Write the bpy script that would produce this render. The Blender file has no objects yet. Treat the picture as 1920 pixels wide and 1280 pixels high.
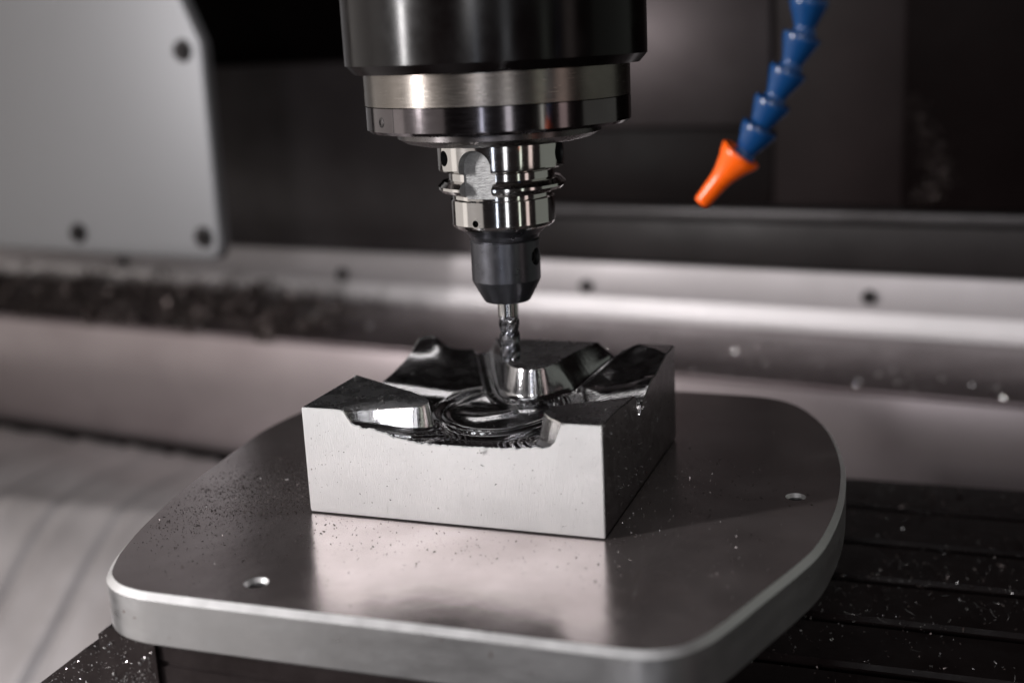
import bpy, bmesh, math, random
import numpy as np
from mathutils import Vector, Matrix, Euler
from mathutils.geometry import tessellate_polygon
random.seed(4); rng = np.random.default_rng(4)
S = 0.01                      # everything below is written in centimetres
sc = bpy.context.scene
COL = sc.collection
PI = math.pi

# ------------------------------------------------------------------ camera, light, exposure
cd = bpy.data.cameras.new('camera'); cam = bpy.data.objects.new('camera', cd); COL.objects.link(cam)
cam.location = (27.544*S, -46.431*S, 20.684*S)
cam.rotation_euler = (1.32889, 0.04768, 0.34480)
cd.sensor_width = 36; cd.lens = 2310.5/1920*36
cd.clip_start = 0.02; cd.clip_end = 20
cd.dof.use_dof = True; cd.dof.focus_distance = 0.558; cd.dof.aperture_fstop = 4.0; cd.dof.aperture_blades = 0
sc.camera = cam
sc.view_settings.view_transform = 'Standard'; sc.view_settings.look = 'None'
sc.view_settings.exposure = 0.0; sc.view_settings.gamma = 1.0
w = bpy.data.worlds.new('World'); sc.world = w; w.use_nodes = True
w.node_tree.nodes['Background'].inputs[0].default_value = (1.0, 0.80, 0.82, 1)
w.node_tree.nodes['Background'].inputs[1].default_value = 0.012

def area(name, pos, target, sx, sy, power, color=(1,1,1)):
    l = bpy.data.lights.new(name, 'AREA'); l.shape = 'RECTANGLE'; l.size = sx*S; l.size_y = sy*S
    l.energy = power; l.color = color
    o = bpy.data.objects.new(name, l); COL.objects.link(o); o.location = Vector(pos)*S
    d = Vector(target)-Vector(pos); o.rotation_euler = d.to_track_quat('-Z', 'Y').to_euler()
    return o
# tall lamp of the machine interior, front left: the key that throws the block's shadow to the right
key = area('key_lamp', (-112, -98, 44), (14, 0, -6), 9, 62, 6.4, (1.0, 0.975, 0.975))
key.data.spread = math.radians(82)
# pale panels added out of view, front left and left: reflected in the holder
area('fill_panel_front', (-125, -95, -12), (7, 8, -12), 170, 180, 3.9, (1.0, 0.94, 0.90))
area('fill_panel_left', (-138, 4, 28), (7, 8, 8), 125, 110, 2.9, (1.0, 0.94, 0.89))
# work lamp over the door, in front: throws the plate's curved shadow on the apron behind
area('door_lamp', (15, -118, 37), (15, 20, -6), 11, 11, 2.6, (1.0, 0.97, 0.97))
# strip lights added behind the camera for cool and warm stripes in polished steel
area('stripe_fill_near', (22, -118, 18), (7, 8, 8), 3.5, 90, 0.8, (0.78, 0.85, 1.0))
area('stripe_fill_mid', (70, -108, 18), (7, 8, 8), 12, 90, 1.0, (0.93, 0.95, 1.0))
area('stripe_fill_wide', (112, -62, 18), (7, 8, 8), 5, 90, 0.3, (0.93, 1.0, 0.88))
area('stripe_fill_far', (130, -25, 18), (7, 8, 8), 16, 90, 0.45, (1.0, 0.82, 0.78))
# overhead strip added out of view, for sheen on the island tops
area('overhead_fill_back', (-15, 62, 66), (8, 6, 0), 60, 4, 0.35, (1.0, 0.97, 0.96))
area('fill_panel_right', (92, 52, 24), (8, 8, 4), 84, 84, 0.38, (0.93, 1.0, 0.90))  # added panel, reflected in the rear island's right flank
area('overhead_fill_front', (-10, -34, 108), (8, 8, 4), 100, 5, 1.2, (0.97, 0.98, 1.0))  # added overhead strip, draws bright arcs on the pocket's ridges

# ------------------------------------------------------------------ materials
def nodes(m):
    m.use_nodes = True; nt = m.node_tree; return nt, nt.nodes, nt.links
def noise(nt, scale, detail=4, rough=.6, vec=None, mscale=(1,1,1), rot=(0,0,0)):
    n = nt.nodes.new('ShaderNodeTexNoise'); n.inputs['Scale'].default_value = scale
    n.inputs['Detail'].default_value = detail; n.inputs['Roughness'].default_value = rough
    mp = nt.nodes.new('ShaderNodeMapping'); mp.inputs['Scale'].default_value = mscale; mp.inputs['Rotation'].default_value = rot
    tc = nt.nodes.new('ShaderNodeTexCoord')
    nt.links.new(tc.outputs['Object'], mp.inputs[0]); nt.links.new(mp.outputs[0], n.inputs['Vector'])
    return n.outputs['Fac']
def ramp(nt, src, stops):
    r = nt.nodes.new('ShaderNodeValToRGB'); nt.links.new(src, r.inputs[0])
    while len(r.color_ramp.elements) < len(stops): r.color_ramp.elements.new(.5)
    for e, (p, c) in zip(r.color_ramp.elements, stops):
        e.position = p; e.color = (c, c, c, 1) if not isinstance(c, tuple) else (*c, 1)
    return r.outputs[0]
def mat(name, c0, c1=None, r0=.3, r1=None, metal=1.0, cs=60, rs=120, bump=0.0, bs=400, bms=(1,1,1), brot=(0,0,0), rms=(1,1,1), rrot=(0,0,0), spec=.5, coat=0.0, speck=None, bdist=.0003, aniso=0.0):
    """base colour varies c0..c1, roughness r0..r1, fine relief of strength bump"""
    m = bpy.data.materials.new(name); nt, N, L = nodes(m); b = N['Principled BSDF']
    b.inputs['Metallic'].default_value = metal; b.inputs['Specular IOR Level'].default_value = spec
    b.inputs['Coat Weight'].default_value = coat
    b.inputs['Anisotropic'].default_value = aniso
    c1 = c1 or c0; r1 = r1 if r1 is not None else r0
    col = ramp(nt, noise(nt, cs, 5), [(.32, tuple(c0)), (.68, tuple(c1))])
    if speck:                                  # small dark dirt specks: (scale, threshold, colour)
        sp = ramp(nt, noise(nt, speck[0], 2, .5), [(speck[1], 0.0), (speck[1]+.03, 1.0)])
        mx = N.new('ShaderNodeMix'); mx.data_type = 'RGBA'; L.new(sp, mx.inputs['Factor'])
        L.new(col, mx.inputs['A']); mx.inputs['B'].default_value = (*speck[2], 1); col = mx.outputs['Result']
    L.new(col, b.inputs['Base Color'])
    L.new(ramp(nt, noise(nt, rs, 4, .6, None, rms, rrot), [(.3, r0), (.7, r1)]), b.inputs['Roughness'])
    if bump:
        bp = N.new('ShaderNodeBump'); bp.inputs['Strength'].default_value = bump; bp.inputs['Distance'].default_value = bdist
        L.new(noise(nt, bs, 4, .6, None, bms, brot), bp.inputs['Height']); L.new(bp.outputs[0], b.inputs['Normal'])
    return m
M = {}
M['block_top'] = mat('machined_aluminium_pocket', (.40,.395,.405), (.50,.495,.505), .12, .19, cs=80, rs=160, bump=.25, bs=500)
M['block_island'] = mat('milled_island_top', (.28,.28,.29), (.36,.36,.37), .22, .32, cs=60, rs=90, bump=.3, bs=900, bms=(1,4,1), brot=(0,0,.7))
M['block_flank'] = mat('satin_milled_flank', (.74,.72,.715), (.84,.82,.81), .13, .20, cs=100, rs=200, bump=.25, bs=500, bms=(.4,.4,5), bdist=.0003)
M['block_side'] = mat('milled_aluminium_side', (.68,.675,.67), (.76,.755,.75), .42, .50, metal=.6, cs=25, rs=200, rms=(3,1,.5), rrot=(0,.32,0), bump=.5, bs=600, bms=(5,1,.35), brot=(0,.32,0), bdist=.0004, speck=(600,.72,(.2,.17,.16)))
M['block_right'] = mat('shaded_aluminium_side', (.30,.28,.285), (.42,.40,.405), .26, .40, metal=.97, cs=120, rs=200, bump=.5, bs=500, speck=(420,.70,(.02,.015,.015)))  # right face's shade put into a darker base than the front
M['plate'] = mat('ground_steel_plate', (.33,.28,.277), (.43,.378,.375), .15, .25, metal=.84, cs=22, rs=30, bump=.22, bs=140, spec=.3, speck=(620,.765,(.06,.045,.045)))
M['plate_chamfer'] = mat('bright_chamfer', (.66,.65,.65), (.74,.73,.73), .38, .48, metal=.8, cs=60)
M['plate_edge'] = mat('turned_steel_edge', (.64,.635,.64), (.74,.73,.735), .27, .36, metal=.93, cs=40, rs=60, rms=(1,1,3), bump=.15, bs=300, speck=(150,.72,(.30,.20,.17)))
M['black_coat'] = mat('blackened_spindle_steel', (.003,.0018,.0018), (.005,.004,.004), .16, .24, cs=30, rs=60, metal=0, spec=.2)
M['ring_satin'] = mat('brushed_nose_ring', (.16,.142,.128), (.23,.21,.19), .20, .28, metal=.95, cs=30, rms=(1,1,20), bump=.1, bs=300, bms=(.1,.1,6))
M['ring_polish'] = mat('dark_polished_clamp_ring', (.13,.115,.12), (.16,.145,.15), .10, .15, rms=(1,1,20))
M['dark_steel'] = mat('dark_face_plate', (.10,.09,.09), (.14,.13,.13), .22, .32)
M['holder'] = mat('ground_holder_steel', (.66,.64,.62), (.72,.70,.68), .07, .13, cs=30, rs=100, rms=(.3,.3,40), bump=.03, bs=600, bms=(.1,.1,6))
M['slot'] = mat('rough_milled_slot', (.30,.30,.30), (.45,.45,.45), .5, .65, metal=.8, cs=200, rs=300, bump=1.0, bs=500, bms=(1,1,2.4), bdist=.0008)
M['shank'] = mat('blackened_chuck_steel', (.08,.08,.09), (.11,.11,.122), .26, .36, metal=.9, cs=60, rs=150, bump=.15, bs=900, speck=(420,.78,(.4,.4,.42)))
M['carbide'] = mat('coated_carbide', (.36,.36,.38), (.52,.52,.54), .12, .2, metal=1.0, cs=200, rs=300)
M['carbide_shank'] = mat('bare_carbide_shank', (.55,.54,.53), None, .15, .2)
M['hole'] = mat('dark_bore', (.02,.02,.02), None, .5, metal=.3)
M['cover'] = mat('grey_cover_plate', (.24,.24,.25), (.25,.25,.26), .40, .43, metal=.55, cs=4, rs=4)
M['screw'] = mat('black_oxide_screw', (.03,.028,.03), (.05,.045,.045), .35, .45, metal=.7)
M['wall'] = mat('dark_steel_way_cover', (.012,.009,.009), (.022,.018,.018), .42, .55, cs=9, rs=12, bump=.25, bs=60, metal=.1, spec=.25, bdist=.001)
M['wall_left'] = mat('dark_steel_way_cover_lifted', (.06,.049,.05), (.10,.088,.09), .36, .5, cs=9, rs=12, bump=.25, bs=60, metal=.2, spec=.4, bdist=.001)  # lighter copy of the way cover, making up for the cover plate's shadow
M['rail_lip'] = mat('bright_rail_lip', (.66,.63,.635), (.74,.70,.71), .42, .48, metal=.5, cs=10)
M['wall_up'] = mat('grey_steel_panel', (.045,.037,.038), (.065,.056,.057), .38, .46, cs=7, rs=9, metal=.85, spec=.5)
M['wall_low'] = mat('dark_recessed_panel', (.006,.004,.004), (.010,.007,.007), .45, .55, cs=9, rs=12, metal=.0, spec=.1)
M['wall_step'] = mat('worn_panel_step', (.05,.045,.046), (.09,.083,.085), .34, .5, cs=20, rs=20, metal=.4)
M['wall_fade'] = mat('dark_falloff_panel', (.011,.007,.007), (.018,.012,.012), .45, .55, metal=.0, cs=10, rs=14, spec=.15)  # dark colour stands in for the light fading out to the right
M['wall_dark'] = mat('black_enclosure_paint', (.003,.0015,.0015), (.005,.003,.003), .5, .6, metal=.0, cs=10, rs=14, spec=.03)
M['rail'] = mat('bright_folded_rail', (.52,.485,.49), (.60,.56,.57), .48, .55, cs=10, rs=14, metal=.4, bump=.05, bs=40, bdist=.001)
M['shelf'] = mat('oily_steel_ledge', (.17,.135,.14), (.24,.20,.205), .36, .46, cs=14, rs=16, bump=.2, bs=80, metal=.75, bdist=.001)
M['apron'] = mat('stainless_apron', (.30,.255,.26), (.38,.33,.335), .30, .36, cs=7, rs=8, metal=.7)
M['floor'] = mat('worn_way_cover', (.38,.35,.35), (.54,.51,.515), .42, .55, cs=10, rs=14, metal=.5, bump=.3, bs=30, bms=(1,.25,1), bdist=.002)
M['table'] = mat('black_oily_cast_table', (.010,.006,.006), (.018,.012,.012), .28, .45, cs=40, rs=60, metal=.1, bump=.4, bs=120, spec=.25)
M['riser'] = mat('black_fixture_steel', (.025,.018,.018), (.045,.035,.035), .28, .42, cs=50, rs=60, metal=.6, bump=.5, bs=200)
M['chips'] = mat('bright_aluminium_chips', (.60,.58,.57), (.80,.78,.77), .15, .3, metal=.7, cs=400, rs=400)
M['dark_chips'] = mat('dark_metal_dust', (.025,.02,.02), (.10,.085,.08), .25, .5, cs=900, rs=400, metal=.6)
M['brown_chips'] = mat('stained_metal_chips', (.06,.042,.038), (.24,.20,.19), .25, .45, cs=300, rs=300, metal=.7)
M['blue'] = mat('blue_plastic', (.003,.038,.13), (.005,.045,.15), .2, .26, metal=0, spec=.5)
M['orange'] = mat('orange_plastic', (.95,.12,.004), None, .25, .3, metal=0, spec=.5)

# ------------------------------------------------------------------ helpers
def obj(name, verts, faces, mats, parent=None, smooth=True, fm=None, ang=35):
    me = bpy.data.meshes.new(name)
    v = np.asarray(verts, float)*S
    me.from_pydata(v.tolist(), [], faces if isinstance(faces, list) else faces.tolist())
    for m in (mats if isinstance(mats, (list, tuple)) else [mats]): me.materials.append(M[m])
    if fm is not None: me.polygons.foreach_set('material_index', np.asarray(fm, np.int32))
    me.update()
    if smooth:
        me.shade_smooth()
        if ang < 180: me.set_sharp_from_angle(angle=math.radians(ang))
    o = bpy.data.objects.new(name, me); COL.objects.link(o)
    if parent: o.parent = parent
    return o
def thing(name, label, cat, loc=(0,0,0), group=None):
    o = bpy.data.objects.new(name, None); COL.objects.link(o); o.location = Vector(loc)*S; o.empty_display_size = .01
    o['label'] = label; o['category'] = cat
    if group: o['group'] = group
    return o
def tag(o, label, cat=None, group=None, kind=None):
    o['label'] = label
    if cat: o['category'] = cat
    if group: o['group'] = group
    if kind: o['kind'] = kind
    return o
def child(o, t):
    """parent o (built in world coordinates) under the thing t without moving it"""
    o.parent = t; o.matrix_parent_inverse = Matrix.Translation(t.location).inverted(); return o
def lathe(prof, n=128, c=(0,0), a0=0.0):
    """profile [(r, z, mat)] revolved about z"""
    V = []; F = []; FM = []
    for r, z, *_ in prof:
        for k in range(n):
            a = a0+2*PI*k/n; V.append((c[0]+r*math.cos(a), c[1]+r*math.sin(a), z))
    for i in range(len(prof)-1):
        mi = prof[i][2] if len(prof[i]) > 2 else 0
        for k in range(n):
            k2 = (k+1) % n; F.append((i*n+k, i*n+k2, (i+1)*n+k2, (i+1)*n+k)); FM.append(mi)
    F.append(tuple(range(n))[::-1]); FM.append(prof[0][2] if len(prof[0]) > 2 else 0)
    F.append(tuple((len(prof)-1)*n+k for k in range(n))); FM.append(prof[-1][2] if len(prof[-1]) > 2 else 0)
    return V, F, FM
def box(x0, x1, y0, y1, z0, z1, b=.0):
    """box with chamfered edges b"""
    bm = bmesh.new(); bmesh.ops.create_cube(bm, size=1)
    for v in bm.verts: v.co = Vector(((x0+x1)/2+v.co.x*(x1-x0), (y0+y1)/2+v.co.y*(y1-y0), (z0+z1)/2+v.co.z*(z1-z0)))
    if b: bmesh.ops.bevel(bm, geom=list(bm.edges), offset=b, segments=2, affect='EDGES', profile=.5)
    V = [tuple(v.co) for v in bm.verts]; F = [tuple(v.index for v in f.verts) for f in bm.faces]; bm.free(); return V, F
def merge(*parts):
    V = []; F = []
    for v, f in parts:
        k = len(V); V += list(v); F += [tuple(i+k for i in q) for q in f]
    return V, F
def ss0(a, b, x):
    t = min(1, max(0, (x-a)/(b-a))); return t*t*(3-2*t)
def frame_of(d):
    d = Vector(d).normalized(); u = d.orthogonal().normalized(); return u, d.cross(u), d
def place(V, p, d):
    """verts with axis z -> axis d at p"""
    R = Vector((0,0,1)).rotation_difference(Vector(d).normalized()).to_matrix(); p = Vector(p)
    return [tuple(R@Vector(v)+p) for v in V]
def boolean(o, cutters):
    for c in cutters:
        md = o.modifiers.new('cut', 'BOOLEAN'); md.object = c; md.operation = 'DIFFERENCE'; md.solver = 'EXACT'; md.material_mode = 'INDEX'
    dg = bpy.context.evaluated_depsgraph_get(); dg.update()
    me = bpy.data.meshes.new_from_object(o.evaluated_get(dg)); o.modifiers.clear(); o.data = me
    me.shade_smooth(); me.set_sharp_from_angle(angle=math.radians(16))
    for c in cutters: bpy.data.objects.remove(c)

# ------------------------------------------------------------------ machine interior behind the work
PIV = Vector((-8, 65, 0))*S
def turn(o, piv=None, deg=-8):
    """the machine's back stands turned a little against the work"""
    p_ = PIV if piv is None else Vector(piv)*S; R_ = Matrix.Rotation(math.radians(deg), 4, 'Z')
    o.location = p_+R_@(o.location-p_); o.rotation_euler.z += math.radians(deg); return o
# table with T slots running left to right
zt = -8.0
prof = [(-40, zt-6), (-40, zt)]
for y in (-14.3, -9.1, -3.9, 1.3, 6.5, 11.3, 16.2, 21.2, 26.6):
    prof += [(y-.55, zt), (y-.35, zt-.2), (y-.35, zt-1.6), (y+.35, zt-1.6), (y+.35, zt-.2), (y+.55, zt)]
prof += [(31.3, zt), (31.8, zt-.5), (31.8, zt-6)]
n = len(prof); V = [(x, y, z) for x in (9.5, 90) for y, z in prof]
F = [(i, i+1, n+i+1, n+i) for i in range(n-1)] + [tuple(range(n))[::-1], tuple(range(n, 2*n)), (n-1, 0, n, 2*n-1)]
tag(obj('machine_table', V, F, 'table', smooth=False), 'black oily machine table with long slots at the lower right', 'machine table')
# worn curved way cover low at the left
nx, ny = 420, 80; V = []
for j in range(ny+1):
    for i in range(nx+1):
        y = 8+j*(64-8)/ny; x = -110+i*(9.4+110)/nx
        z = -21.4-max(0.0, 47-y)-.9*math.exp(-((y-47)/3.0)**2)
        q = x-.27*y+.9*math.sin(y/6.5)*.5
        for c_, a_, w_ in ((-61.1, .6, .6), (-54.4, .5, .6), (-68.8, .6, .7), (-48, .3, .5), (-76, .5, .6), (-84, .5, .6), (-41, .3, .6)):
            t_ = (q-c_)/w_; z -= 1.7*a_*math.exp(-t_*t_)*(1-.5*ss0(40, 47, y))
        z += .10*math.sin(q*.9)+.06*math.sin(y*.8+q*.3)
        V.append((x, y, z))
F = [(j*(nx+1)+i, j*(nx+1)+i+1, (j+1)*(nx+1)+i+1, (j+1)*(nx+1)+i) for j in range(ny) for i in range(nx)]
tag(obj('way_cover', V, F, 'floor', ang=180), 'worn grey sheet metal way cover with dark wavy streaks at the lower left', 'way cover')
# apron below the ledge
ap = thing('front_apron', 'pale stainless apron sheet under the chip covered ledge', 'apron', (0, 55, -18))
child(obj('apron_sheet', *box(-120, 62, 55, 56, -21.0, -7.9, .15), 'apron'), ap)
child(obj('bottom_seam', *box(-120, 9, 54.2, 55.0, -21.9, -20.7, .1), 'wall_dark'), ap)
o = obj('ledge', *box(-120, 62, 54.6, 73.4, -8.1, -7.6, .1), 'shelf'); tag(o, 'dark oily ledge running behind the workpiece below the bright rail', 'ledge')
turn(ap); turn(o)
# folded bright rail with bolts
rl = thing('folded_rail', 'bright folded steel rail with black bolts along the back wall', 'rail', (0, 73, -4))
child(obj('rail_face', *box(-120, 62, 72.6, 73.6, -5.9, -2.0, .08), 'rail'), rl)
V = [(x, y, z) for x in (-120, 62) for y, z in ((72.55, -5.5), (72.0, -6.9), (72.0, -7.55), (72.4, -7.55), (73.4, -5.5))]
child(obj('rail_lip', V, [(0,1,6,5), (1,2,7,6), (2,3,8,7), (3,4,9,8), (4,0,5,9), (0,4,3,2,1), (5,6,7,8,9)], 'rail_lip', smooth=False), rl)
bv, bf, _ = lathe([(.0001, 0), (.66, 0), (.66, -.5), (.58, -.62), (.38, -.62), (.34, -.3), (.0001, -.3)], 24)
R = Matrix.Rotation(-PI/2, 3, 'X'); first = None
for x, z in ((-73.8, -4.6), (-39.9, -4.6), (-9.4, -4.4), (19.1, -4.0)):
    if first is None: o = first = obj('bolt', [tuple(R@Vector(v)) for v in bv], bf, 'screw')
    else: o = first.copy(); COL.objects.link(o)
    o.parent = rl; o.location = (x*S, (72.55-73)*S, (z+4)*S)
turn(rl)
# telescopic back wall, panels stepped in depth
bw = thing('back_wall', 'dark steel back wall of stepped panels behind the spindle', 'wall', (0, 78, 0))
def panel(x0, x1, y0, y1, z0, z1, m, b=.15): return child(obj('panel', *box(x0, x1, y0, y1, z0, z1, b), m), bw)
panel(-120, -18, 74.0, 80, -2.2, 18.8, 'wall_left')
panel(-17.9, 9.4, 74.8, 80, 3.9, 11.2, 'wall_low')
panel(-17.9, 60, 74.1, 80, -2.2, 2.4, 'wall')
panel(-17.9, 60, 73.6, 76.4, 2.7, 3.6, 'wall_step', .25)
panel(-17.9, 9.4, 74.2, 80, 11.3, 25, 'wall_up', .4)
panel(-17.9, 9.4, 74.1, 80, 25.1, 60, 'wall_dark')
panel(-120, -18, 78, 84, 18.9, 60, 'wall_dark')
panel(9.5, 21.5, 74.4, 80, 3.9, 60, 'wall_fade', .4)  # panel added where the wall only fades into the dark
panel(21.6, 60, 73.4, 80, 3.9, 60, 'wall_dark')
turn(bw)
# grey cover plate upper left with sunk screws
cp = thing('cover_plate', 'light grey cover plate with rounded corner and black screws at the upper left', 'cover plate', (-37, 50, 2))
def rounded(pts, rad, seg=8):
    out = []; n = len(pts)
    for i, p in enumerate(pts):
        r = rad[i] if isinstance(rad, (list, tuple)) else rad
        p = Vector(p); a = (Vector(pts[i-1])-p); b = (Vector(pts[(i+1) % n])-p)
        if r <= 0: out.append(tuple(p)); continue
        an = a.angle(b)/2; t = min(r/math.tan(an), a.length*.45, b.length*.45)
        s, e = p+a.normalized()*t, p+b.normalized()*t
        for k in range(seg+1):
            u = k/seg; q = s*(1-u)**2+p*2*u*(1-u)+e*u*u; out.append(tuple(q))
    return out
P = rounded([(-36.45, 1.75), (-36.25, 21.5), (-41.5, 33), (-41.5, 60), (-95, 60), (-95, 2.2)], [2.0, 1.2, 1, 0, 0, 0])
def slab(P, y0, y1, bev):
    """plate in the xz plane with a rounded front rim"""
    n = len(P); c = [Vector(p) for p in P]; nor = []
    for i in range(n):
        t = (c[(i+1) % n]-c[i-1]).normalized(); nor.append(Vector((t.y, -t.x)))
    area2 = sum(c[i].x*c[(i+1) % n].y-c[(i+1) % n].x*c[i].y for i in range(n))
    sg = 1 if area2 > 0 else -1
    rings = [(0, y1)] + [(bev*(1-math.cos(a)), y0+bev*(1-math.sin(a))) for a in np.linspace(0, PI/2, 5)]
    V = []
    for off, y in rings:
        for i in range(n): q = c[i]-nor[i]*off*sg; V.append((q.x, y, q.y))
    F = [(r*n+i, r*n+(i+1) % n, (r+1)*n+(i+1) % n, (r+1)*n+i) for r in range(len(rings)-1) for i in range(n)]
    F += [tuple((len(rings)-1)*n+i for i in range(n))]
    return V, F
child(obj('plate', *slab(P, 50, 51.2, .5), 'cover', ang=60), cp)
sv, sf, _ = lathe([(.0001, .05), (1.05, .05), (1.0, -.12), (.66, -.1), (.62, -.65), (.34, -.68), (.32, -.2), (.0001, -.2)], 28)
R = Matrix.Rotation(-PI/2, 3, 'X'); first = None
for x, z in ((-38.5, 20.9), (-54.5, 3.97), (-38.4, 4.06), (-72, 4.0)):
    if first is None: o = first = obj('screw', [tuple(R@Vector(v)) for v in sv], sf, 'screw')
    else: o = first.copy(); COL.objects.link(o)
    o.parent = cp; o.location = ((x+37)*S, 0, (z-2)*S)

turn(cp, (-37, 50, 0))
# ------------------------------------------------------------------ fixture below the plate
rs = thing('fixture_riser', 'black fixture block with long grooves under the steel plate', 'fixture', (8, 5, -8))
def groove_face(x0, x1, y0, y1, z0, z1):
    pr = [(y1, z0), (y0, z0), (y0, -5.6), (y0+.25, -5.5), (y0+.25, -4.75), (y0, -4.65), (y0, -3.5), (y0+.12, -3.42), (y0+.12, -3.3), (y0, -3.22), (y0, z1-.15), (y0+.15, z1), (y1, z1)]
    n = len(pr); V = [(x, y, z) for x in (x0, x1) for y, z in pr]
    F = [(i, (i+1) % n, n+(i+1) % n, n+i) for i in range(n)]+[tuple(range(n))[::-1], tuple(range(n, 2*n))]
    return V, F
child(obj('riser_body', *groove_face(-2.5, 16.0, -8.7, 20, -8, -2.42), 'riser', smooth=False), rs)
def outline(name, P, y0, y1, m):
    n = len(P); V = [(x, y, z) for y in (y0, y1) for x, z in P]
    F = [tuple(range(n)), tuple(range(n, 2*n))[::-1]]+[(i, n+i, n+(i+1) % n, (i+1) % n) for i in range(n)]
    return child(obj(name, V, F, m, smooth=False), rs)
outline('clamp_block', [(-5.85, -2.75), (-5.85, -7), (-2.52, -7), (-2.52, -2.42), (-5.4, -2.42)], -8.2, -1.5, 'riser')
outline('stepped_foot', [(-6.75, -3.6), (-9.5, -5.65), (-13, -8.2), (-13, -12), (-3, -12), (-3, -3.6)], -8.1, -3.0, 'riser')
outline('gusset', [(-2.52, -2.5), (-5.9, -5.2), (-9, -7.7), (-9, -9.5), (-2.52, -9.5)], -8.9, -8.25, 'riser')
# ------------------------------------------------------------------ steel plate
ctrl = [(-5.6,-7.3),(-5.0,-8.25),(-4.1,-8.95),(-3.0,-9.3),(-1.5,-9.38),(4,-9.32),(10,-9.2),(15,-9.16),(16.9,-9.14),(18.1,-8.98),(19.05,-8.45),(19.75,-7.5),(20.35,-6.1),(21.2,-3.6),(22.05,-1.1),(22.65,1.0),(22.95,3.2),(23.1,6),(23.0,9),(22.7,11.8),(21.95,15.4),(20.9,18.4),(19.4,20.9),(17.5,22.1),(14.5,22.4),(8,22.5),(0,22.5),(-3.5,22.2),(-5.6,21.0),(-7.2,18.4),(-8.4,15),(-8.95,11),(-8.7,7.4),(-8.1,2.1),(-7.2,-2.6),(-6.3,-5.7)]
def catmull(P, k=6):
    out = []; n = len(P)
    for i in range(n):
        p0, p1, p2, p3 = (np.array(P[(i+j-1) % n]) for j in range(4))
        for s in range(k):
            t = s/k; out.append(.5*((2*p1)+(-p0+p2)*t+(2*p0-5*p1+4*p2-p3)*t*t+(-p0+3*p1-3*p2+p3)*t**3))
    return [Vector(q) for q in out]
out = catmull(ctrl); n = len(out)
nor = []
for i in range(n):
    t = (out[(i+1) % n]-out[i-1]).normalized(); nor.append(Vector((t.y, -t.x)))
T = 2.25; bv_ = .25
V = []; F = []; FM = []
rings = [(.35, -T), (.12, -T), (0, -T+.12), (0, -bv_), (bv_, 0)]
for off, z in rings:
    for i in range(n): q = out[i]-nor[i]*off; V.append((q.x, q.y, z))
for r in range(len(rings)-1):
    for i in range(n): F.append((r*n+i, r*n+(i+1) % n, (r+1)*n+(i+1) % n, (r+1)*n+i)); FM.append(3 if r == len(rings)-2 else 1)
holes = [(21.0, 6.75, .46), (1.55, -7.30, .50), (1.9, 20.2, .48), (-6.2, 4.6, .0)]
loops = [[Vector((*(out[i]-nor[i]*bv_), 0)) for i in range(n)]]; idx = [list(range((len(rings)-1)*n, len(rings)*n))]
for hx, hy, hr in holes:
    if hr == 0: continue
    m_ = 40; base = len(V); prof_ = [(hr, 0, 1), (hr*.74, -.17, 1), (hr*.73, -.45, 2), (hr*.73, -1.6, 2)]
    for r_, z_, _ in prof_:
        for k in range(m_): V.append((hx+r_*math.cos(2*PI*k/m_), hy+r_*math.sin(2*PI*k/m_), z_))
    for j in range(3):
        for k in range(m_): F.append((base+j*m_+k, base+j*m_+(k+1) % m_, base+(j+1)*m_+(k+1) % m_, base+(j+1)*m_+k)); FM.append(3 if j < 1 else 1 if j < 2 else 2)
    F.append(tuple(base+3*m_+k for k in range(m_))); FM.append(2)
    loops.append([Vector(V[base+k]) for k in range(m_)][::-1]); idx.append([base+k for k in range(m_)][::-1])
flat = [i for l in idx for i in l]
for a, b, c in tessellate_polygon(loops):
    t = (flat[a], flat[b], flat[c]); A, B, C_ = (Vector(V[i]) for i in t)
    if (B-A).cross(C_-A).z < 0: t = t[::-1]
    F.append(t); FM.append(0)
F.append(tuple(range(n))[::-1]); FM.append(1)
tag(obj('base_plate', V, F, ['plate', 'plate_edge', 'hole', 'plate_chamfer'], fm=FM, ang=30), 'thick grey steel plate with rounded corners and screw holes under the milled block', 'steel plate')

# ------------------------------------------------------------------ workpiece: milled relief as a height field
W, D, H = 14.0, 13.69, 5.03
e = .045
NX, NY = 640, 620
xs = np.linspace(e, W-e, NX); ys = np.linspace(e, D-e, NY)
X, Y = np.meshgrid(xs, ys)
ctl = np.array([(3.45,0,3.8),(4.67,0,3.58),(7.5,0,3.5),(10.6,0,3.62),(0,0,4.2),(2,0,4.0),(14,0,4.1),(12.2,0,3.9),
 (14,6,3.82),(14,7.25,4.16),(14,8.94,4.32),(14,10.74,4.66),(14,12.3,4.9),(14,13.69,5.02),(14,3,3.8),
 (0,6,3.62),(0,9.05,3.81),(0,10.66,4.06),(0,12.08,4.42),(0,13,4.85),(0,13.69,5.02),(0,3,3.8),
 (.7,13.69,4.82),(1.3,13.69,4.36),(2.39,13.69,4.14),(3.6,13.69,4.2),(7,13.69,4.2),(10.95,13.69,4.3),(12.1,13.69,4.82),(13,13.69,4.96),
 (7,6,3.42),(5.5,9.7,3.5),(3,7.7,3.5),(8.4,4.3,3.38),(5,4.5,3.38),(10.5,6.5,3.55),(11.8,9,3.85),(11.5,11,4.0),(3,11,3.75),(1.5,8.5,3.65),(1.2,11.2,3.98),(7,2,3.42),(12.6,11.6,4.4)])
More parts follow.
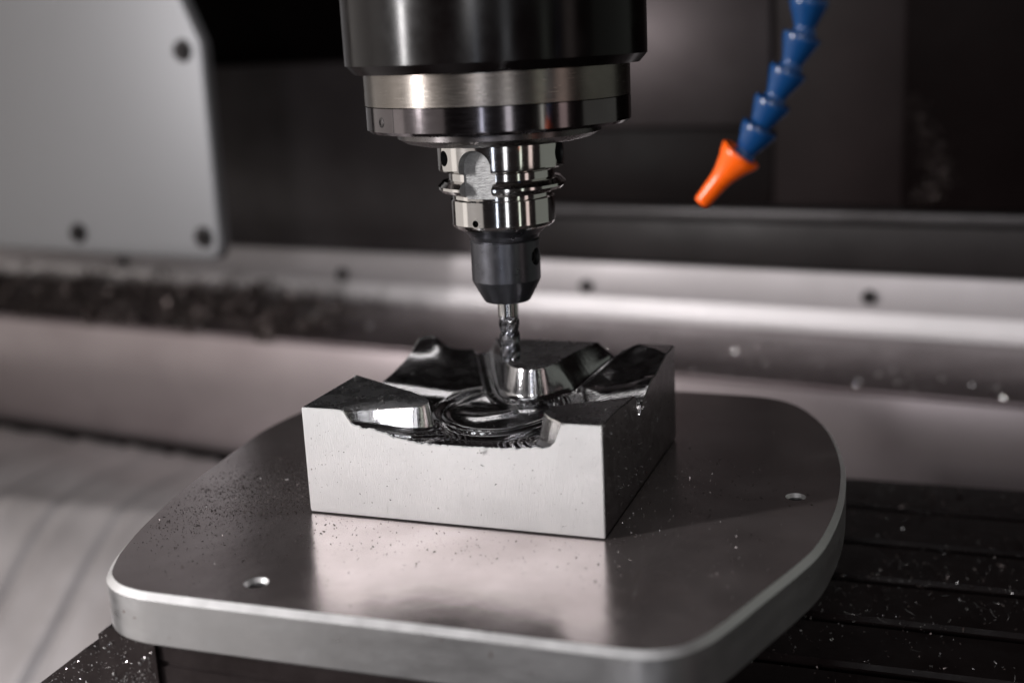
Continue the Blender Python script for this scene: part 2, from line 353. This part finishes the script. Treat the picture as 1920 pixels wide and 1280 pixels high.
def rbf(c, X, Y):
    k = lambda r: r
    P = c[:, :2]; r = np.sqrt(((P[:, None]-P[None])**2).sum(-1)+.35); n = len(c)
    A = np.zeros((n+3, n+3)); A[:n, :n] = k(r); A[:n, n] = 1; A[:n, n+1:] = P; A[n, :n] = 1; A[n+1:, :n] = P.T
    s = np.linalg.solve(A, np.r_[c[:, 2], 0, 0, 0]); Z = s[n]+s[n+1]*X+s[n+2]*Y
    for i in range(n): Z = Z+s[i]*k(np.sqrt((X-P[i, 0])**2+(Y-P[i, 1])**2+.35))
    return Z
Z0 = rbf(ctl, X, Y)
I1 = [(-3,-3),(-.5,-3),(1.2,-.9),(2.05,0),(3.0,.60),(4.1,.98),(4.95,1.2),(5.36,1.52),(5.42,1.85),(5.2,2.25),(4.75,2.68),(4.02,3.24),(3.03,3.77),(1.82,4.46),(0,5.5),(-3,7.2)]
I2 = [(17,-3),(15,-3),(13.4,-1.3),(12.3,0),(11.55,.72),(11.14,1.2),(11.02,1.6),(11.2,2.15),(11.55,2.62),(12.2,3.2),(13.0,3.9),(14,5.5),(15.5,7.8),(17,9)]
I5 = [(2.6,17),(4.25,13.69),(5.35,11.35),(6.35,9.3),(6.78,8.65),(7.2,8.22),(7.74,7.98),(8.27,8.01),(8.66,8.28),(8.9,8.7),(9.08,9.6),(9.34,11.52),(9.95,13.69),(10.9,17)]
def dens(P, k=5):
    Q = catmull(P, k); return np.array([(q.x, q.y) for q in Q])
def sdf(P, X, Y):
    """signed distance (positive outside) and arc length of the nearest boundary point"""
    d2 = np.full(X.shape, 1e9); arc = np.zeros(X.shape); ins = np.zeros(X.shape, bool); L = 0
    n = len(P)
    for i in range(n):
        ax_, ay_ = P[i]; bx, by = P[(i+1) % n]; ex, ey = bx-ax_, by-ay_; ll = ex*ex+ey*ey
        if ll < 1e-12: continue
        t = np.clip(((X-ax_)*ex+(Y-ay_)*ey)/ll, 0, 1); q = (X-ax_-t*ex)**2+(Y-ay_-t*ey)**2
        m = q < d2; d2 = np.where(m, q, d2); arc = np.where(m, L+t*math.sqrt(ll), arc)
        c = (ay_ > Y) != (by > Y)
        if abs(by-ay_) > 1e-12: ins ^= c & (X < (bx-ax_)*(Y-ay_)/(by-ay_)+ax_)
        L += math.sqrt(ll)
    d = np.sqrt(d2); return np.where(ins, -d, d), arc
def ss(a, b, x):
    t = np.clip((x-a)/(b-a), 0, 1); return t*t*(3-2*t)
isl = [(dens(I1), .20, (1.15, .52)), (dens(I2), .26, (.55, .30)), (dens(I5), .26, (.34, .22))]
D_ = []
for P_, dr, _ in isl: D_.append(sdf(P_, X, Y))
dmin = np.minimum(np.minimum(D_[0][0], D_[1][0]), D_[2][0])
Zf = Z0.copy()
# the cutter's paths: channel round the rear island, ring round the middle, fine rings in front
cen = np.hypot(X-7.1, (Y-6.3)*1.05)
g5 = D_[2][0]
hole_ = ss(.45, .8, dmin)
back = ss(7.2, 8.4, Y)
Zf += back*(.20*ss(.98, 1.16, g5)+.03*np.exp(-((g5-1.20)/.07)**2)-.05*np.exp(-((g5-.86)/.12)**2))
Zf -= .05*(1-back)*0
Zf += hole_*(-.11*(1-ss(2.35, 2.62, cen))-.09*np.exp(-((cen-2.85)/.11)**2)+.075*np.exp(-((cen-3.12)/.10)**2)-.05*np.exp(-((cen-3.36)/.09)**2))*(1-.8*back*(g5 < 1))
# low boss with two wandering flanks in the middle
bs_ = (Y-6.0)+.55*np.sin(X*1.15+.4)-.25*(X-7)
Zf += .12*np.exp(-(bs_/.5)**2)*(1-ss(1.5, 2.3, cen))
Zf += .10*np.clip(.6-np.abs((X-7.6)*.8+(Y-6.9)*.6), 0, 1)*(1-ss(1.2, 2.0, cen))
# rings running past the front opening
rc = np.hypot((X-7.4)*.95, Y-5.6)
fr_ = np.exp(-(np.clip(Y-2.6, 0, 9)/1.3)**2)*hole_
for r0_, a_, w_ in ((3.50, .05, .05), (3.78, .045, .045), (4.06, .04, .045), (4.36, .04, .05), (4.7, .03, .05), (5.05, .02, .04)):
    Zf += a_*np.tanh((rc-r0_)/w_)*fr_
# wandering contour paths off the tips of the two front islands
for (tx, ty), k in (((5.4, 1.9), 0), ((11.1, 1.6), 1)):
    near = np.exp(-np.clip(np.hypot(X-tx, Y-ty)-1.0, 0, 9)/.7)*ss(.62, .72, D_[k][0])
    Zf -= .06*(.5-.5*np.cos(2*PI*(D_[k][0]-.62+.06*np.sin(3*X+2*Y))/.30))*near
# fine curved step-over marks right of the rear island
near = np.exp(-(np.hypot(X-10.3, Y-7.6)/1.1)**2)*ss(.7, .9, dmin)
Zf -= .03*np.abs(np.sin(PI*(np.hypot(X-13.5, Y-3.5))/.19))*near
# raised curved step towards the right scoop, and the crease beyond it
stp = X+.42*(Y-6.6)-11.45
Zf += (.16*ss(-.06, .06, stp)+.06*np.exp(-((stp)/.05)**2))*ss(4.2, 5.2, Y)*(1-ss(8.6, 9.6, Y))
cr = (Y-10.6)+.95*(X-12.2)
Zf += .20*np.clip(cr, -.9, 0)*ss(10.6, 11.6, X)*ss(5, 7, Y)
# small slot cut through on the right edge
Zf -= .45*ss(13.2, 13.4, X)*ss(5.62, 5.74, Y)*(1-ss(6.35, 6.47, Y))
# inner walls with draft, fillet and scallops
top = H-.0+0*X
top = top-.30*(ss(1.2, 6.0, Y)*ss(11.5, 14, X))*(X > 10)*(Y < 8) -.06*np.clip(2.3-Y, 0, 9)**2*ss(1.6, 4, X)*(X < 7) - .02*np.clip(9.2-Y, 0, 9)**2*(X > 5.6)*(X < 9.6)*(Y > 7)
for k, (P_, dr, (fil, fh)) in enumerate(isl):
    d, arc = D_[k]
    base = Zf; h = top-base
    if k == 2: dr = .26+.42*ss(8.5, 9.5, X)*ss(8.2, 9.5, Y)          # the right flank leans out more
    t = np.clip(d/dr, 0, 1)
    wall = top-(h-fh)*t                                   # straight draft
    u = np.clip((d-dr)/fil, 0, 1); foot = base+fh*(1-u)**(1.25 if k == 0 else 2)
    foot += (.05 if k == 2 else .012)*np.sin(PI*arc/.22)**2*np.exp(-((d-dr-fil*1.0)/.07)**2)
    if k == 0:
        foot += (.022*np.abs(np.sin(PI*(arc+.7*d)/.15))*np.exp(-((d-.75)/.3)**2)+.022*np.cos(2*PI*(d-dr)/.23)*ss(0, .1, u)*(1-ss(.8, 1, u)))*(X < 6)
        wall = wall+.002*np.sin(2*PI*arc/.13+1.5*np.sin(9*t))*ss(0.03, .3, t)
    if k == 1: wall = wall+.006*np.sin(2*PI*arc/.2)*ss(0.03, .3, t)
    z = np.where(d <= 0, top, np.where(t < 1, wall, foot))
    Zf = np.maximum(z, base) if k != 2 else np.where(d < dr+fil*2.2, np.maximum(z, np.where(t < 1, base, foot)), Zf)
Zf = np.minimum(Zf, H)
# ragged burr on the front rim of the bowl
bur = .03*np.interp(xs, np.linspace(0, W, 160), rng.uniform(-1, 1, 160))*((xs > 2) & (xs < 12.3))
Zf[0] += bur; Zf[1] += bur*.7; Zf[2] += bur*.35
Zf = np.minimum(Zf, H)
V = np.stack([X.ravel(), Y.ravel(), Zf.ravel()], 1)
ii = (np.arange(NY-1)[:, None]*NX+np.arange(NX-1)[None]).ravel()
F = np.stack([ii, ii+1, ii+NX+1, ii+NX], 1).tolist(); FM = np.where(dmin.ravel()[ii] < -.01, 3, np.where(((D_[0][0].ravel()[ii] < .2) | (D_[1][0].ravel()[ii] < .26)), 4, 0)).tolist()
V = V.tolist()
# rim: top border -> side faces -> bottom chamfer
bi = [i for i in range(NX)]; ri = [j*NX+NX-1 for j in range(NY)]; ti = [(NY-1)*NX+i for i in range(NX)][::-1]; li = [j*NX for j in range(NY)][::-1]
zb = .07
cols = []; sides = []
for s_, (lst, off) in enumerate(((bi, (0, -e)), (ri, (e, 0)), (ti, (0, e)), (li, (-e, 0)))):
    sides.append(len(lst))
    for q in lst:
        x_, y_, z_ = V[q]; k = len(V)
        V += [[x_+off[0], y_+off[1], z_-e], [x_+off[0], y_+off[1], zb+.12], [x_+off[0]*0, y_+off[1]*0, zb]]
        c = (q, k, k+1, k+2); cols.append(c)
for a in range(len(cols)):
    A, B = cols[a], cols[(a+1) % len(cols)]
    for j in range(3):
        if A[j] == B[j]: F.append((A[j], A[j+1], B[j+1])); 
        else: F.append((A[j], A[j+1], B[j+1], B[j]))
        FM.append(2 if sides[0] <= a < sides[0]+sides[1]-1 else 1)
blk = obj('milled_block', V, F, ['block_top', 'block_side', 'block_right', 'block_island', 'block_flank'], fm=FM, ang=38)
tag(blk, 'square aluminium block with a deep star shaped pocket being milled, on the steel plate', 'workpiece')

# ------------------------------------------------------------------ spindle, holder and cutter
AX, AY = 7.03, 8.34
camdir = math.atan2(-46.431-AY, 27.544-AX)
sp = thing('spindle', 'black machine spindle with grey nose rings hanging above the block', 'spindle', (AX, AY, 16.2))
def lp(name, prof, mats, par, seg=160, ang=30):
    v, f, fm = lathe(prof, seg, (AX, AY)); o = obj(name, v, f, mats, fm=fm, ang=ang); return child(o, par)
lp('spindle_housing', [(5.6, 19.35), (6.62, 19.35), (6.98, 19.75), (6.98, 31), (1, 31)], ['black_coat'], sp)
lp('nose_ring', [(3, 17.94), (6.17, 17.94), (6.17, 19.33), (3, 19.33)], ['ring_satin'], sp)
cr_ = lp('clamp_ring', [(3, 16.72), (6.02, 16.72), (6.18, 16.86), (6.18, 17.90), (6.13, 17.93), (3, 17.93)], ['ring_polish'], sp)
lp('face_plate', [(2.2, 16.02), (3.9, 16.02), (4.35, 16.12), (4.78, 16.36), (4.78, 16.60), (4.5, 16.71), (2.2, 16.71)], ['dark_steel'], sp)
def radial_lathe(prof, ang, r, z, seg=24):
    v, f, fm = lathe(prof, seg); d = Vector((math.cos(ang), math.sin(ang), 0))
    return place(v, (AX+d.x*r, AY+d.y*r, z), d), f, fm
# grub screw in the clamp ring and the joint line next to it
a = camdir-math.radians(57)
v, f, fm = radial_lathe([(.0001, -.1), (.22, -.1), (.22, .03), (.17, .05), (.12, .05), (.10, -.04), (.0001, -.04)], a, 6.16, 17.3)
child(obj('grub_screw', v, f, 'screw'), sp)
a = camdir-math.radians(48)
u_ = Vector((math.cos(a), math.sin(a), 0)); t_ = Vector((-u_.y, u_.x, 0))
def radial_box(a, r0, r1, wd, z0, z1):
    u = Vector((math.cos(a), math.sin(a), 0)); t = Vector((-u.y, u.x, 0)); c = Vector((AX, AY, 0)); V = []
    for r in (r0, r1):
        for s in (-wd/2, wd/2):
            for z in (z0, z1): q = c+u*r+t*s; V.append((q.x, q.y, z))
    return V, [(0,1,3,2), (4,6,7,5), (0,4,5,1), (2,3,7,6), (0,2,6,4), (1,5,7,3)]
child(obj('joint_line', *radial_box(a, 6.0, 6.186, .035, 16.85, 17.9), 'screw', smooth=False), sp)

th_ = thing('tool_holder', 'shiny steel tool holder with grooved flange and black shank clamped in the spindle', 'tool holder', (AX, AY, 12))
fl = lp('flange', [(1.2, 12.0), (2.25, 12.0), (2.42, 12.12), (2.47, 12.25), (2.47, 13.38), (2.40, 13.46), (2.40, 13.62), (2.52, 13.70), (2.86, 13.76), (3.03, 13.92), (3.03, 14.05), (2.80, 14.28), (2.52, 14.34), (2.52, 14.66), (2.80, 14.72), (2.98, 14.80), (3.0, 14.9), (3.0, 16.08), (1.2, 16.08)], ['holder', 'slot', 'hole'], th_, 192)
cut = []
def capsule_cutter(a, z0, z1, rad, r_in, mi, flat=False):
    """radial U-slot: round top at z1, straight down past z0, floor at r_in"""
    pts = [(rad*math.cos(t), z1+rad*math.sin(t)) for t in np.linspace(0, PI, 25)]+[(-rad, z0), (rad, z0)]
    u = Vector((math.cos(a), math.sin(a), 0)); t = Vector((-u.y, u.x, 0)); V = []
    for r in (r_in, 4.5):
        for px, pz in pts: q = Vector((AX, AY, 0))+u*r+t*px; V.append((q.x, q.y, pz))
    n = len(pts); F = [tuple(range(n))[::-1], tuple(range(n, 2*n))]+[(i, (i+1) % n, n+(i+1) % n, n+i) for i in range(n)]
    o = obj('cut', V, F, ['holder', 'slot', 'hole'], fm=[1]+[1]*(n+1), smooth=False); return o
cut.append(capsule_cutter(camdir-math.radians(25), 13.55, 15.02, .80, 2.30, 1))
cut.append(capsule_cutter(camdir+math.radians(155), 13.55, 15.02, .80, 2.30, 1))
def bore(a, r, z, rad, depth, mi=2):
    v, f, fm = radial_lathe([(rad, -depth), (rad, 1.0)], a, r, z, 32)
    return obj('cut', v, f, ['holder', 'slot', 'hole'], fm=[mi]*len(f), smooth=False)
cut.append(bore(camdir-math.radians(61), 3.0, 15.42, .36, .8))
cut.append(bore(camdir+math.radians(66), 3.0, 15.45, .52, 1.0))
cut.append(bore(camdir+math.radians(-32), 2.47, 12.42, .17, .5))
boolean(fl, cut)
# ring of the small screw hole
v, f, fm = radial_lathe([(.17, -.2), (.235, -.03), (.235, .008), (.16, .008), (.15, -.2)], camdir-math.radians(32), 2.468, 12.42)
f = [q for q in f if len(q) == 4]
child(obj('hole_rim', v, f, 'holder'), th_)
ns = lp('shank', [(.6, 8.36), (1.08, 8.36), (1.14, 8.42), (1.60, 9.28), (1.66, 9.44), (1.66, 11.32), (1.60, 11.40), (1.72, 11.62), (2.05, 11.92), (2.16, 11.99), (.6, 11.99)], ['shank', 'shank', 'hole'], th_, 128, 12)
cut = [bore(camdir+math.radians(62), 1.66, 10.55, .42, .55)]
boolean(ns, cut)
v, f, fm = radial_lathe([(.0001, -.3), (.36, -.3), (.36, -.22), (.20, -.2), (.18, -.42), (.0001, -.42)], camdir+math.radians(62), 1.66, 10.55)
child(obj('clamp_screw', v, f, 'screw'), th_)

# end mill: twisted four flute section
R0 = .51; lead = 2.9; zt0, zt1 = 5.33, 7.62
def section(n=96):
    out = []
    for k in range(n):
        a = 2*PI*k/n; q = (a/(PI/2)) % 1.0              # 0 at the cutting edge
        if q < .14: r = 1.0-.02*q/.14
        elif q < .44: r = .98-.10*float(ss(.14, .44, np.array(q)))
        elif q < .93: r = .88-.42*math.sin(PI*(q-.44)/.60)**.8
        else: r = .52+.48*(q-.93)/.07
        out.append((a, float(r)))
    return out
sec = section(); V = []; F = []; nz = 90; m_ = len(sec)
for j in range(nz+1):
    z = zt0+(zt1-zt0)*j/nz; tw = 2*PI*(z-zt0)/lead+.9
    blend = float(ss(zt1-.55, zt1, np.array(z)))
    for a, r in sec:
        rr = R0*(r*(1-blend)+1.0*blend)
        zz = z
        if j == 0: zz = z + .10*(1-min(1, ((a/(PI/2)) % 1)*1.2))*0 + (.06 if r < .7 else 0)
        V.append((AX+rr*math.cos(a+tw), AY+rr*math.sin(a+tw), zz))
for j in range(nz):
    for k in range(m_): F.append((j*m_+k, j*m_+(k+1) % m_, (j+1)*m_+(k+1) % m_, (j+1)*m_+k))
V.append((AX, AY, zt0+.12)); c = len(V)-1
for k in range(m_): F.append((c, (k+1) % m_, k))
em = thing('end_mill', 'small dark fluted end mill gripped in the black holder, its tip just above the block', 'milling cutter', (AX, AY, 5.33))
child(obj('flutes', V, F, 'carbide', ang=28), em)
lp('cutter_shank', [(.1, 7.62), (R0*.985, 7.62), (R0*.985, 8.9), (.1, 8.9)], ['carbide_shank'], em, 64)

# ------------------------------------------------------------------ coolant hose
HB = Vector((19.95, -1, 16.05))
hs = thing('coolant_hose', 'blue jointed plastic coolant hose ending in an orange nozzle at the upper right', 'hose', HB)
segp = [(.0001, 1.02), (.62, 1.02), (.66, 1.06), (1.10, 1.12), (1.22, 1.06), (1.25, .92), (1.20, .72), (1.05, .35), (.86, -.10), (.72, -.45), (.66, -.62), (.72, -.72), (.80, -.85), (.80, -1.0), (.70, -1.15), (.0001, -1.15)]
cent = [Vector((22.1, -1, 23.4)), Vector((22.25, -1, 22.15)), Vector((22.2, -1, 20.85)), Vector((21.85, -1, 19.66)), Vector((21.32, -1, 18.52)), Vector((20.76, -1, 17.46)), Vector((20.27, -1, 16.56))]
first = None
for i, c in enumerate(cent):
    nx_ = cent[i+1] if i+1 < len(cent) else Vector((19.75, -1, 15.8)); pv = cent[i-1] if i else c+Vector((0,0,2))
    d = ((pv-c).normalized()+(c-nx_).normalized()).normalized()
    if first is None:
        v, f, _ = lathe([(r*.55, z*.60) for r, z in segp], 40); o = first = obj('hose_segment', v, f, 'blue', ang=50)
    else: o = first.copy(); COL.objects.link(o)
    o.parent = hs; o.location = (c-HB)*S; o.rotation_mode = 'QUATERNION'; o.rotation_quaternion = Vector((0,0,1)).rotation_difference(d)
tip = Vector((18.40, -1, 14.36)); a0 = Vector((19.92, -1, 16.18)); d = (a0-tip).normalized(); L = (a0-tip).length
v, f, _ = lathe([(.12, 0), (.20, -.013), (.27, 0), (.30, .05), (.32, .3), (.365, L*.42), (.42, L*.56), (.58, L*.76), (.74, L*.90), (.80, L*.97), (.77, L*1.0), (.55, L*1.0), (.3, L*.9)], 40)
v = place(v, tip, d); child(obj('nozzle', v, f, 'orange', ang=60), hs)

# ------------------------------------------------------------------ chips and dust
def flakes(name, pts, size, mat_, label, parent=None, curl=1.0, seg=3, asp=3.0, tilt=1.2):
    """pts (n,3): resting points; each chip is a curled strip of metal with real thickness-free facets bent in space"""
    n = len(pts); sz = size*np.exp(rng.normal(0, .45, n)); az = rng.uniform(0, 2*PI, n)
    V = np.zeros((n, (seg+1)*2, 3)); k = rng.uniform(.3, 1.6, n)*curl
    for j in range(seg+1):
        t = j/seg-.5; th = t*k*2.2
        lx = np.sin(th)/np.maximum(k*2.2, .2)*sz*2; lz = (1-np.cos(th))/np.maximum(k*2.2, .2)*sz*2
        for s_ in (0, 1):
            wy = (s_-.5)*sz/asp*2*(1-abs(t)*.7); V[:, j*2+s_, 0] = lx; V[:, j*2+s_, 1] = wy; V[:, j*2+s_, 2] = lz
    rx = rng.normal(0, tilt, n); ry = rng.normal(0, tilt*.4, n)
    def rot(V, a, i, j):
        c, s_ = np.cos(a)[:, None], np.sin(a)[:, None]; A, B = V[..., i].copy(), V[..., j].copy(); V[..., i] = c*A-s_*B; V[..., j] = s_*A+c*B
    rot(V, rx, 1, 2); rot(V, ry, 0, 2); rot(V, az, 0, 1)
    V[..., 2] -= V[..., 2].min(1)[:, None]
    V += pts[:, None, :]
    m = (seg+1)*2; base = (np.arange(n)*m)[:, None]
    F = np.concatenate([base+np.array([2*j, 2*j+1, 2*j+3, 2*j+2]) for j in range(seg)])
    o = obj(name, V.reshape(-1, 3), F, mat_, smooth=False); o['kind'] = 'stuff'; o['label'] = label
    return o
def inside_plate(P, m=.5):
    Q = np.array([(q.x, q.y) for q in out]); d, _ = sdf(Q[::2], P[:, 0], P[:, 1]); return d < -m
def off_block(P): return ~((P[:, 0] > -.15) & (P[:, 0] < W+.15) & (P[:, 1] > -.15) & (P[:, 1] < D+.15))
def plate_pts(n, cx, cy, sx, sy):
    P = np.stack([rng.normal(cx, sx, n), rng.normal(cy, sy, n)], 1); P = P[inside_plate(P) & off_block(P)]
    return np.c_[P, np.full(len(P), .004)]
dust = np.concatenate([plate_pts(3200, -3.5, 2.6, 2.2, 2.2), plate_pts(900, -4.5, -1, 1.6, 2.0), plate_pts(380, 5, -2.0, 6, 1.4), plate_pts(350, 17.5, 8, 3, 4), plate_pts(400, 7, 5, 12, 10), plate_pts(260, -1, -4.5, 3, 2)])
flakes('metal_dust', dust, .021, 'dark_chips', 'fine dark metal dust scattered on the steel plate', tilt=.6, curl=.5, asp=1.7, seg=2)
br = np.concatenate([plate_pts(160, -3, 2.5, 2.5, 3), plate_pts(260, 15.5, 4, 1.6, 4), plate_pts(160, 7, 4, 12, 9), plate_pts(60, 18, -2, 3, 4)])
flakes('bright_specks', br, .022, 'chips', 'tiny bright metal specks lying on the steel plate', tilt=1.4)
# chips clinging to the block
def clingers():
    P = []
    n = 380; x = rng.uniform(.2, 13.8, n); z = .2+rng.uniform(0, 1, n)**.7*4.2
    zt_ = np.array([Zf[0, min(NX-1, int(q/W*NX))] for q in x]); k = z < zt_-.1
    A = np.c_[x, np.full(n, -.012), z][k]
    n = 320; y = rng.beta(1.1, 2.2, n)*13.4+.1; z = .2+rng.uniform(0, 1, n)*4.4
    zt_ = np.array([Zf[min(NY-1, int(q/D*NY)), NX-1] for q in y]); k = z < zt_-.1
    B = np.c_[np.full(n, W+.012), y, z][k]
    return A, B
A, B = clingers()
flakes('dust_on_front', A[:250], .022, 'dark_chips', 'dark dust clinging to the bright front face of the block', tilt=.6)
flakes('specks_on_side', B, .017, 'chips', 'bright specks clinging to the dark right side of the block', tilt=1.4)
n = 700; px = rng.uniform(.2, 13.8, n); py = rng.uniform(.2, 13.4, n)
k = rng.uniform(0, 1, n) < np.where((px < 5) & (py < 5), 1.0, .35); px, py = px[k], py[k]
pz = np.array([Zf[int(b/D*(NY-1)), int(a/W*(NX-1))] for a, b in zip(px, py)])
flakes('specks_in_pocket', np.c_[px, py, pz+.004], .018, 'chips', 'bright specks and crumbs lying in the milled pocket', tilt=1.2)
# burr curls in the slot and on the corners
c_ = []
for cx, cy, cz, k, s_ in ((13.95, 5.95, 3.95, 26, .13), (13.95, .05, 4.95, 10, .06), (13.95, .02, 4.7, 8, .06), (.05, 5.2, 5.03, 8, .06), (12.3, .05, 4.9, 14, .08), (8.6, .02, 3.5, 10, .1), (9.2, 1.0, 3.45, 10, .14), (5.4, 2.4, 3.7, 22, .2)):
    for _ in range(k): c_.append((cx+rng.normal(0, s_), cy+rng.normal(0, s_), cz+rng.normal(0, s_)*.6))
flakes('burr_curls', np.array(c_), .06, 'chips', 'small bright burr curls along the block edges and in the side slot', seg=5, curl=2.2, tilt=1.6)
# chip bank on the ledge at the left, sparse chips to the right
def bank(n, x0, x1, hgt):
    x = rng.uniform(x0, x1, n); f_ = np.clip((x1-x+3*np.sin(x*1.3))/9, 0, 1)**.7
    front = 55.6+1.1*np.sin(x*.55)+.8*np.sin(x*1.27+2)
    y = front+np.abs(rng.normal(0, 5.5, n))-rng.exponential(.25, n); y = np.minimum(y, 71)
    h = hgt*f_*np.clip(1-((y-62.5)/8)**2, .05, 1)*(.75+.35*np.sin(x*.9)*np.sin(x*.37+1))
    z = -7.58+h*rng.uniform(0, 1, n)**.5
    over = y < 54.6; z = np.where(over, -7.7-rng.uniform(0, .5, n)*np.clip(np.sin(x*.8)+.4, 0, 1), z); y = np.where(over, 54.5, y)
    k = rng.uniform(0, 1, n) < f_+.1
    return np.c_[x, y, z][k]
turn(flakes('chip_bank', bank(15000, -100, -31, 4.2), .24, 'brown_chips', 'heap of brownish metal chips banked on the ledge at the left', seg=4, curl=1.6))
P = bank(500, -60, -29, 3.4)
turn(flakes('bank_glints', P[:300]+[0, -.05, .05], .17, 'chips', 'few bright chips glinting on the heap on the left ledge', seg=4, curl=1.6))
P = np.c_[rng.uniform(-30, 45, 420), rng.uniform(55, 70, 420), np.full(420, -7.58)]; P = P[rng.uniform(0, 1, len(P)) < np.clip((P[:, 0]+32)/45, .05, 1)]
turn(flakes('ledge_chips', P, .13, 'chips', 'scattered bright chips on the ledge at the right', seg=4, curl=1.8))
# table chips
def table_pts(n, x0, x1, y0, y1):
    P = np.c_[rng.uniform(x0, x1, n), rng.uniform(y0, y1, n)]; cl = np.sin(P[:, 0]*.9+3)*np.sin(P[:, 1]*.7+1)+np.sin(P[:, 0]*.31-P[:, 1]*.43)
    P = P[rng.uniform(-1.6, 1.4, n) < cl]; z = np.full(len(P), zt+.005); return np.c_[P, z]
flakes('table_chips', table_pts(1900, 16, 40, -6, 31), .075, 'chips', 'bright curled chips and needles scattered over the black table', seg=5, curl=1.8, asp=6)
flakes('table_needles', table_pts(320, 16, 34, -6, 22), .19, 'chips', 'long thin bright needles of metal lying on the black table', seg=5, curl=.5, asp=26, tilt=.5)
flakes('table_dust', table_pts(3500, 14, 45, -8, 31), .07, 'brown_chips', 'brown metal grit covering the black table', tilt=1.0)
def front_pts(n, P0, P1, y):
    return np.c_[rng.uniform(P0[0], P1[0], n), np.full(n, y), rng.uniform(P0[1], P1[1], n)]
P = front_pts(1500, (-12, -9), (-2.6, -2.5), -8.0)
P = np.concatenate([P[(P[:, 2] < -3.7-.74*(-6.75-P[:, 0]))|(P[:, 0] > -5.8)] + [0, -.25, 0], front_pts(900, (-6.5, -6.5), (-2.6, -2.6), -8.95)])
P = P[(P[:, 1] > -8.5) | (P[:, 2] < -2.6-.79*(-2.52-P[:, 0]))]
flakes('fixture_chips', P, .035, 'chips', 'bright specks stuck to the black fixture parts at the lower left', seg=3, curl=1.2, tilt=1.6)
# oily clumps splashed up the dark wall at the right
n = 1300; t = rng.uniform(0, 1, n); wx = 23.6+.9*np.sin(t*5)+rng.normal(0, .75, n)*(1.2-t*.5); wz = 4.3+t*9.8
k = rng.uniform(0, 1, n) < (1.15-t); wx, wz = wx[k], wz[k]
turn(flakes('wall_splash', np.c_[wx, np.full(len(wx), 73.3), wz], .07, 'brown_chips', 'streak of metal chips stuck high on the dark right wall', tilt=1.5))
